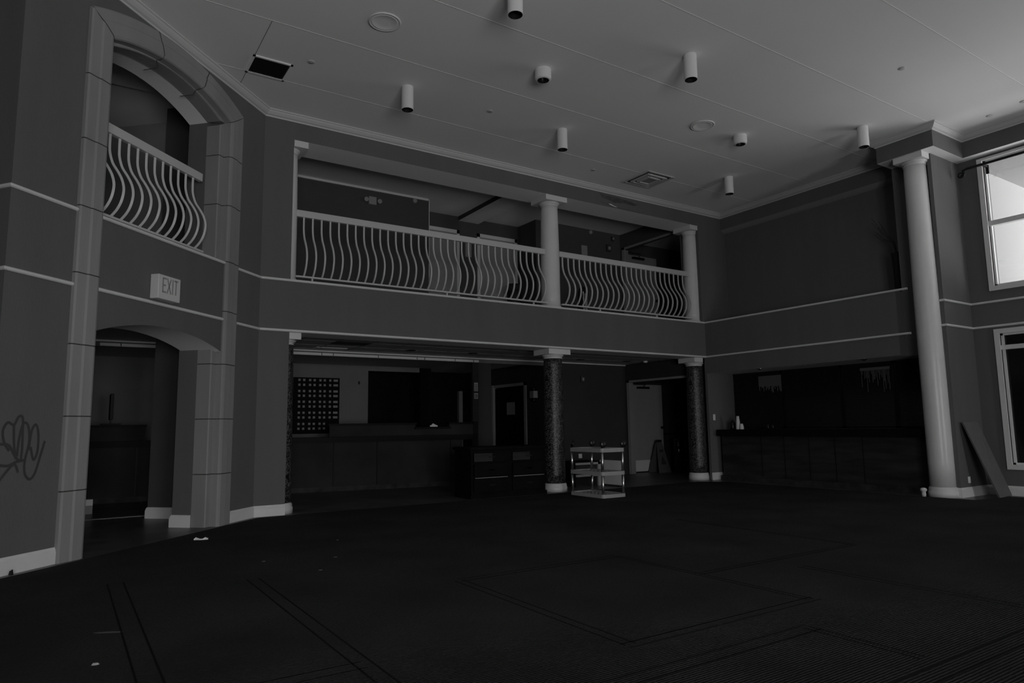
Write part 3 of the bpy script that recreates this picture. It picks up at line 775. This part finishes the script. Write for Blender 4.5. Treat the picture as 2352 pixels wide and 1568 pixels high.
# ================================================================== UTILITY CART (upside down)
t = thing('utility_cart',(7.65,9.07,0),'grey three shelf utility cart standing upside down with wheels on top','cart')
x0,x1,y0,y1 = 7.39,7.90,8.63,9.50
def rr_poly(x0,x1,y0,y1,r,n=5):
    out = []
    for (cx_,cy_,a0) in ((x1-r,y0+r,-90),(x1-r,y1-r,0),(x0+r,y1-r,90),(x0+r,y0+r,180)):
        for k in range(n+1): a = radians(a0+90*k/n); out.append((cx_+r*cos(a),cy_+r*sin(a)))
    return out
for z0,z1,lip in ((0.0085,.065,1),(.37,.43,1),(.745,.81,0)):
    b = MB(); P = rr_poly(x0,x1,y0,y1,.05); I = rr_poly(x0+.02,x1-.02,y0+.02,y1-.02,.035)
    zf = z1-.02
    b.strip([(x,y,z0) for x,y in P],[(x,y,z1) for x,y in P],True); b.strip([(x,y,z1) for x,y in P],[(x,y,z1) for x,y in I],True)
    b.strip([(x,y,z1) for x,y in I],[(x,y,zf) for x,y in I],True)
    b.add([(x,y,zf) for x,y in I],[tuple(range(len(I)))]); b.add([(x,y,z0) for x,y in P],[tuple(range(len(P)-1,-1,-1))])
    if z0 < .7:
        for i_ in range(5):
            for j in range(8):
                xx = x0+.06+i_*.083; yy = y0+.07+j*.098; b.box(xx,xx+.05,yy,yy+.06,zf,zf+.004)
    b.build('shelf','plastic',t)
for px,py,l in ((x0+.035,y0+.035,1),(x1-.035,y0+.035,0),(x0+.035,y1-.035,0),(x1-.035,y1-.035,0)):
    for z0,z1 in ((.065,.37),(.43,.745)):
        MB().lathe([(.0235,z0-.01),(.0235,z1+.005)],(px,py),24).build('leg','brushed',t)
    for s_ in (0,):
        w = MB().lathe([(.012,-.014),(.052,-.014),(.056,-.008),(.056,.008),(.052,.014),(.012,.014)],(0,0),24).xf(Matrix.Translation((px+.02,py-.01,.875)) @ Matrix.Rotation(radians(-25 if l or px > 7.8 else 50),4,'Z') @ Matrix.Rotation(pi/2,4,'X')).build('caster','blackgloss',t)
        MB().box(px-.012,px+.012,py-.012,py+.012,.81,.87).build('caster_stem','blackgloss',t)
# ================================================================== DESK RETURN BEHIND CART
t = thing('overturned_desk',(8.8,10.5,0),'pale framed desk carcass standing behind the utility cart','desk')
MB().box(8.40,9.04,10.6,10.64,.42,.46).build('top_rail','palep',t); MB().box(8.40,9.04,10.6,10.64,.19,.23).build('middle_rail','palep',t)
MB().box(8.97,9.04,10.6,10.64,.0,.46).build('upright','palep',t)
MB().box(8.40,8.97,10.66,10.70,.23,.42).build('drawer_front','darkwood',t)
MB().box(8.36,8.40,10.60,11.1,.0,.46).build('side','darkwood2',t)
MB().box(9.05,9.08,9.97,10.64,.035,.50).build('side_panel','white',t); MB().box(9.05,9.08,10.1,10.13,.0,.035).build('foot','black',t)
MB().box(8.36,9.08,10.64,11.1,.46,.485).build('top','darkwood2',t)

# ================================================================== WET FLOOR SIGN + BIN
t = thing('wet_floor_sign',(12.62,12.36,0),'folding wet floor sign in front of the open door','sign')
def sign_panel(y0,y1,nm):
    b = MB(); b.extr([(12.36,.0),(12.80,.0),(12.76,.05),(12.70,.74),(12.66,.80),(12.58,.80),(12.54,.74),(12.42,.05)] if False else [(-.21,.0),(.21,.0),(.20,.05),(.10,.68),(.06,.76),(-.06,.76),(-.10,.68),(-.20,.05)], lambda p,q,w:(12.50+p, y0+(y1-y0)*q/.76+w, q),0,.02)
    return b.build(nm,'signy',t,bevel=.004)
sign_panel(12.22,12.40,'front_panel'); sign_panel(12.58,12.42,'back_panel')
b = MB().extr([(-.09,.20),(.09,.20),(0,.42)],lambda p,q,w:(12.50+p,12.22+.18*q/.76-.003+w,q),0,.002)
b.extr([(-.06,.50),(.06,.50),(.06,.56),(-.06,.56)],lambda p,q,w:(12.50+p,12.22+.18*q/.76-.003+w,q),0,.002)
b.build('warning_symbol','grille',t)
MB().box(12.42,12.58,12.395,12.42,.74,.80).build('handle','blackgloss',t)
t = thing('trash_bin',(12.88,12.12,0),'glossy black cylindrical bin by the open door','bin')
MB().lathe([(.10,.0),(.115,.01),(.115,.74),(.11,.75)],(12.88,12.12),48).build('body','polished',t); MB().lathe([(.118,.745),(.118,.78),(.10,.82),(.06,.83)],(12.88,12.12),40).build('lid','blackgloss',t)
tag(MB().box(13.03,13.4,11.85,12.25,0,.30).build('dark_crate','black',bevel=.01),'low black box beside the bin, half hidden by the mosaic column','box')

# ================================================================== BAR
t = thing('bar_counter',(12.1,7.8,0),'long dark bar counter built into the right niche','bar')
MB().box(11.80,12.2,5.70,9.86,.10,.92).build('front','darkwood',t)
for y in (8.87,8.35,7.82,7.3,6.78): MB().box(11.792,11.801,y-.006,y+.006,.12,.92).build('panel_joint','black',t)
MB().box(11.70,12.3,5.70,9.90,.92,1.055).build('counter_top','darkwood2',t,bevel=.006)
MB().box(11.76,11.8,5.70,9.88,0,.10).build('tile_kick','kick',t)
t = thing('louvre_shutters',(12.45,8.0,1.06),'black glossy louvred shutters closing the back of the bar','shutter')
for (ya,yb) in ((5.72,6.45),(6.47,7.46),(7.48,8.75),(8.77,9.98)):
    b = MB(); b.box(12.43,12.458,ya,ya+.03,1.06,2.262); b.box(12.43,12.458,yb-.03,yb,1.06,2.262); b.box(12.43,12.458,ya,yb,1.06,1.10); b.box(12.43,12.458,ya,yb,2.22,2.262)
    n_ = 34
    for k in range(n_):
        z = 1.10+k*(1.12/n_); b.add([(12.446,ya+.03,z+.033),(12.446,yb-.03,z+.033),(12.436,yb-.03,z),(12.436,ya+.03,z)],[(0,1,2,3)])
    pn = b.build('shutter_panel','blackgloss',t)
for (y,l) in ((8.71,'small glinting recessed lamp over the bar, left one'),(6.56,'small glinting recessed lamp over the bar, right one')):
    t = thing('bar_lamp',(11.665,y,2.27),l,'ceiling light','recessed bar lamps')
    MB().lathe([(.05,2.269),(.05,2.262),(.04,2.26)],(11.665,y),24,caps=False).build('ring','chrome',t)
    MB().lathe([(.038,2.262),(.03,2.25),(.015,2.242),(.001,2.24)],(11.665,y),20,caps=False).build('bulb','chrome',t)
# pale strips standing in for window reflections on the glossy slats
def sheen_strips(y0,y1,z0,z1,label,fringe):
    b = MB(); n_ = 26
    for k in range(n_):
        a = y0+(y1-y0)*k/n_; c = y0+(y1-y0)*(k+(.9 if fringe<.3 else .45))/n_
        zb_ = z0+(random.uniform(0,fringe))
        x = 12.405+.006*sin(k*1.3)
        b.add([(x,a,z1),(x,c,z1),(x+.004,c,zb_),(x+.004,a,zb_),(x+.003,a,z1),(x+.003,c,z1),(x+.007,c,zb_),(x+.007,a,zb_)],[(0,1,2,3),(4,5,6,7),(0,3,7,4),(1,2,6,5),(2,3,7,6),(0,1,5,4)])
    b.box(12.40,12.412,y0,y1,z1-(.22 if fringe<.3 else .05),z1)
    return tag(b.build('painted_reflection','sheen'),label,'hanging')
M['sheen'] = mat('reflection_grey', .15, .45, metal=.2)  # pale grey of the painted window reflections
sheen_strips(8.76,9.31,1.80,2.17,'rectangular painted window reflection on the shutters, left one',.22)
sheen_strips(6.52,7.07,1.70,2.17,'stringy fringed painted window reflection on the shutters, right one',.42)
# cups and dispenser
def cups(y,h,l,n_):
    b = MB(); x = 11.90
    b.lathe([(.040,1.056),(.046,1.06),(.046,1.068),(.028+.012,1.068+h*.5),(.028,1.055+h),(.02,1.055+h)] ,(x,y),24)
    return tag(b.build('paper_cup_stack','cup'),l,'cups','stacks of paper cups on the bar')
cups(9.50,.28,'tall stack of upturned white paper cups on the bar',8); cups(9.41,.12,'short stack of upturned white paper cups on the bar',3)
t = thing('coffee_dispenser',(11.95,9.68,1.055),'small black dispenser left of the paper cups on the bar','dispenser')
MB().lathe([(.05,1.056),(.055,1.07),(.055,1.2),(.03,1.23)],(11.95,9.68),28).build('body','blackgloss',t); MB().lathe([(.02,1.23),(.025,1.25),(.001,1.26)],(11.95,9.68),16).build('knob','blackgloss',t)
for y,l in ((8.79,'left of two small dark glasses on the bar'),(8.68,'right of two small dark glasses on the bar')):
    tag(MB().lathe([(.025,1.056),(.03,1.06),(.034,1.15),(.031,1.15),(.027,1.065)],(11.93,y),20).build('drinking_glass','blackgloss'),l,'glass','small glasses on the bar')
# ================================================================== LEDGE VASE
t = thing('branch_vase',(12.05,6.04,3.366),'tall black vase with bare branches on the right ledge','vase')
MB().lathe([(.07,3.367),(.075,3.40),(.085,3.9),(.095,4.06),(.10,4.10),(.09,4.10),(.08,4.0)],(12.05,6.04),28).build('vase','black',t)
b = MB()
for k in range(7):
    a = random.uniform(0,6.28); L_ = random.uniform(.5,.85)
    tip = [(12.05,6.04,4.0),(12.05+.03*cos(a),6.04+.05*sin(a)+.03,4.3),(12.05+.06*cos(a),6.04+.16+.10*sin(a),4.0+L_*.7),(12.05+.09*cos(a),6.04+.26+.16*sin(a),4.0+L_)]
    b.tube(smoothpts(tip,4),.004,5)
b.build('branches','grille',t)
# ================================================================== BOARD + post cap + rod
t = tag(MB().add([(11.93,4.80,.0088),(12.50,4.86,.0088),(12.26,5.145,1.15),(11.74,5.135,1.15),(11.925,4.775,.013),(12.495,4.835,.013),(12.255,5.12,1.155),(11.735,5.11,1.155)],
    [(0,1,2,3),(4,5,6,7),(0,1,5,4),(1,2,6,5),(2,3,7,6),(3,0,4,7)]).build('leaning_board','board'),'long pale board leaning against the pier by the lower window','board')
tag(MB().lathe([(.028,.009),(.032,.05),(.028,.08),(.045,.10),(.05,.115),(.04,.135),(.02,.145)],(11.36,5.60),20).build('white_finial','column'),'small white turned knob standing at the foot of the tall column','ornament')
t = thing('curtain_rod',(12.34,3.5,5.33),'black curtain rod with scroll end above the upper window','curtain rod')
MB().tube([(12.33,4.95,5.325),(12.33,2.2,5.325)],.022,12).build('rod','black',t)
sc = [(12.33,4.95,5.325)]
for k in range(1,26):
    a = k/25; r = .06*(1-a*.75); th = radians(90+a*560); sc.append((12.33,5.045+r*cos(th)*1.0,5.25+r*sin(th)))
MB().tube(sc,[.018-.008*i_/len(sc) for i_ in range(len(sc))],8).build('scroll_finial','black',t)
for y in (4.72,2.4): MB().box(12.33,12.545,y-.012,y+.012,5.30,5.345).box(12.50,12.52,y-.02,y+.02,5.2,5.345).build('bracket','black',t)

# ================================================================== BALCONY THINGS
t = thing('emergency_light',(4.93,12.58,5.63),'twin head emergency light high on the balcony wall','light')
MB().box(4.87,5.03,12.53,12.599,5.63,5.79).build('body','palep',t,bevel=.006)
for x in (4.81,5.09):
    MB().lathe([(.045,0),(.045,.04),(.03,.07)],(0,0),20).xf(Matrix.Translation((x,12.5,5.71)) @ Matrix.Rotation(-pi/2,4,'X')).build('lamp_head','palep',t)
sd = None
for (x,y,z,l) in ((5.9,12.6,5.885,'round sensor on the balcony wall right of the emergency light'),(10.64,12.6,5.905,'round sensor on the balcony wall right of the middle column'),):
    o_ = MB().lathe([(.05,0),(.05,.02),(.035,.035),(.001,.04)],(0,0),20,caps=False).xf(Matrix.Translation((x,y-.001,z)) @ Matrix.Rotation(pi/2,4,'X')).build('wall_sensor','palep'); tag(o_,l,'sensor','round wall sensors')
def guest_door(idx,x0,x1):
    fr = struct(MB().box(x0,x0+.07,13.29,13.32,3.3,5.64).box(x1-.07,x1,13.29,13.32,3.3,5.64).box(x0,x1,13.29,13.32,5.56,5.64).build('door_%d'%idx,'white'))
    MB().box(x0+.07,x1-.07,13.30,13.32,3.31,5.56).build('door_leaf','door',fr)
    return fr
guest_door(4,6.24,7.34); guest_door(5,7.81,8.92)
plate('room_sign',7.50,7.66,13.305,13.319,5.05,5.48,'small pale sign panel between the two balcony doors','sign','palep')
plate('wall_panel',10.33,10.51,12.585,12.599,5.30,5.54,'pale panel on the balcony wall right of the middle column','panel','palep')
t = thing('floor_bin',(8.12,12.3,3.3),'dark bin standing behind the long railing near the middle column','bin')
MB().lathe([(.11,3.3),(.14,3.31),(.16,4.2),(.15,4.22)],(8.15,12.3),24).build('body','black',t); MB().lathe([(.165,4.12),(.17,4.25),(.15,4.28),(.14,4.2)],(8.15,12.3),24).build('liner','laminate',t)
t = thing('floor_polisher',(9.1,11.0,3.3),'dark machine with a bright metal handle behind the right railing','machine')
MB().tube([(9.03,10.98,3.45),(9.02,10.98,3.98)],.014,10).build('handle','chrome',t)
MB().lathe([(.20,3.301),(.22,3.34),(.20,3.5),(.12,3.6),(.10,4.0),(.06,4.1)],(9.1,11.1),28).build('body','black',t)
MB().box(9.06,9.12,10.97,11.0,3.4,3.95).build('grey_tube','palep',t)

# ================================================================== FLOOR LITTER
def blob(name,m,x,y,w,h,l,cat,ang=0,zt=.012,n_=9):
    b = MB(); pts = []
    for k in range(n_):
        a = 2*pi*k/n_; r = random.uniform(.7,1.1); px = w*r*cos(a); py = h*r*sin(a)
        pts.append((x+px*cos(ang)-py*sin(ang), y+px*sin(ang)+py*cos(ang)))
    z = .0085
    vs = [(p[0],p[1],z) for p in pts]+[(p[0]*.6+x*.4,p[1]*.6+y*.4,z+zt*random.uniform(.6,1)) for p in pts]+[(x,y,z+zt*.8)]
    fs = [(i_,(i_+1)%n_,n_+(i_+1)%n_,n_+i_) for i_ in range(n_)]+[(n_+i_,n_+(i_+1)%n_,2*n_) for i_ in range(n_)]+[tuple(range(n_-1,-1,-1))]
    b.add(vs,fs); return tag(b.build(name,m),l,cat)
b = MB(); X0,Y0 = 1.34,8.32
prof = [(-.085,-.02,.012),(-.06,-.025,.03),(-.02,-.012,.012),(.02,-.012,.012),(.05,-.022,.028),(.085,-.018,.012)]
A_ = [(X0+p*.8-.04*0,Y0-.012*k_-w*.8,.0085+z) for k_,(p,w,z) in enumerate(prof)]; B_ = [(X0+p*.8+.02,Y0+.05,.009+z*.4) for p,w,z in prof]
b.strip(A_,B_); A2 = [(p[0],p[1],.0086) for p in A_]; b.strip(A2,A_)
tag(b.build('paper_scrap','paper'),'crumpled white paper scrap on the carpet in front of the arch','paper')
blob('paper_scrap','palep',.21,4.28,.022,.012,'small pale scrap on the carpet at the bottom left','paper')
blob('dust_smear','smear',.30,4.9,.10,.022,'long pale dusty smear on the carpet at the lower left','smear',ang=-.5,zt=.002)
blob('debris_lump','black',-.295,7.33,.025,.025,'dark lump against the left baseboard','debris',zt=.045)
for (x,y,l) in ((2.54,7.34,'light crumb on the carpet in line with the paper scrap'),(1.6,6.6,'pale fleck on the carpet left of the middle'),(1.9,5.9,'pale fleck on the carpet nearer the camera'),(2.2,6.4,'pale fleck on the carpet below the desk'),):
    blob('carpet_crumb','smear',x,y,.022,.012,l,'debris',zt=.006)
# box and bottle seen through the arch
t = thing('small_box',(.36,12.05,0),'small grey box on the passage floor by the left pilaster','box')
MB().box(.16,.44,12.0,12.2,.0,.12).build('body','palep',t); 
tag(MB().box(.30,.44,12.0,12.12,.122,.21).build('white_carton','paper'),'small white carton on top of the grey box in the passage','box')
# threshold strip
struct(MB().prism([(-.3,11.2),(1.45,11.2),(1.45,11.32),(-.3,11.32)],.0,.006).build('trim_threshold','palep'))

# ================================================================== LIGHT, WORLD, CAMERA
GROUND_FRONT, GROUND_SIDE, FACING = 14.5, 3.6, 16.0
w = bpy.data.worlds.new('World'); S.world = w; w.use_nodes = True
nt = w.node_tree; bg = nt.nodes['Background']
tc = nt.nodes.new('ShaderNodeTexCoord'); sx = nt.nodes.new('ShaderNodeSeparateXYZ'); nt.links.new(tc.outputs['Generated'], sx.inputs[0])
def nmath(op,a,b_=None):
    n_ = nt.nodes.new('ShaderNodeMath'); n_.operation = op
    for k_,v_ in enumerate((a,b_)):
        if v_ is None: continue
        if isinstance(v_,(int,float)): n_.inputs[k_].default_value = v_
        else: nt.links.new(v_, n_.inputs[k_])
    return n_.outputs[0]
def maprange(v_,a0,a1,b0,b1):
    n_ = nt.nodes.new('ShaderNodeMapRange'); n_.inputs['From Min'].default_value=a0; n_.inputs['From Max'].default_value=a1
    nt.links.new(v_, n_.inputs['Value'])
    for nm_,q_ in (('To Min',b0),('To Max',b1)):
        if isinstance(q_,(int,float)): n_.inputs[nm_].default_value=q_
        else: nt.links.new(q_, n_.inputs[nm_])
    return n_.outputs[0]
# pavement outside: sunlit in front of the entrance (towards -Y), shaded on the window side
fr_ = nmath('MULTIPLY', maprange(sx.outputs['X'], .08, .38, 1.0, 0.0), maprange(sx.outputs['Y'], -.5, -.2, 1.0, 0.0))
ground = maprange(fr_, 0, 1, GROUND_SIDE, GROUND_FRONT)
facing = maprange(fr_, 0, 1, .62, FACING)     # sunlit building opposite the entrance
up_ = maprange(sx.outputs['Z'], .25, .35, facing, .62)
val = maprange(sx.outputs['Z'], -.05, .0, ground, up_)
cmb = nt.nodes.new('ShaderNodeCombineColor')
for k_ in range(3): nt.links.new(val, cmb.inputs[k_])
nt.links.new(cmb.outputs[0], bg.inputs['Color']); bg.inputs['Strength'].default_value = 1.0

def portal(loc, rot, sx_, sy_):
    l = bpy.data.lights.new('window_portal','AREA'); l.shape = 'RECTANGLE'; l.size = sx_; l.size_y = sy_; l.cycles.is_portal = True
    o = bpy.data.objects.new('window_portal', l); C.objects.link(o); o.location = loc; o.rotation_euler = rot
for (a,c) in wins: portal((WX+.25,(a+c)/2,4.4),(0,radians(90),0),2.2,a-c+.1)
for (x0,x1) in fx:
    portal(((x0+x1)/2,FY-.3,1.4),(radians(90),0,0),x1-x0,2.7)

cam = bpy.data.cameras.new('camera'); co = bpy.data.objects.new('camera',cam); C.objects.link(co)
cam.lens = 1567/2352*36; cam.sensor_width = 36; cam.clip_start = .05; cam.clip_end = 200
yaw,pit,rol = radians(-33.295),radians(7.038),radians(-.825)
co.matrix_world = Matrix.Translation((0,0,1.2)) @ Matrix.Rotation(yaw,4,'Z') @ Matrix.Rotation(pi/2+pit,4,'X') @ Matrix.Rotation(rol,4,'Z')
S.camera = co
S.view_settings.view_transform = 'Standard'; S.view_settings.look = 'None'; S.view_settings.gamma = 1; S.view_settings.use_curve_mapping = False
S.view_settings.exposure = 0.03
for o in bpy.data.objects:
    if '_o' in o: del o['_o']
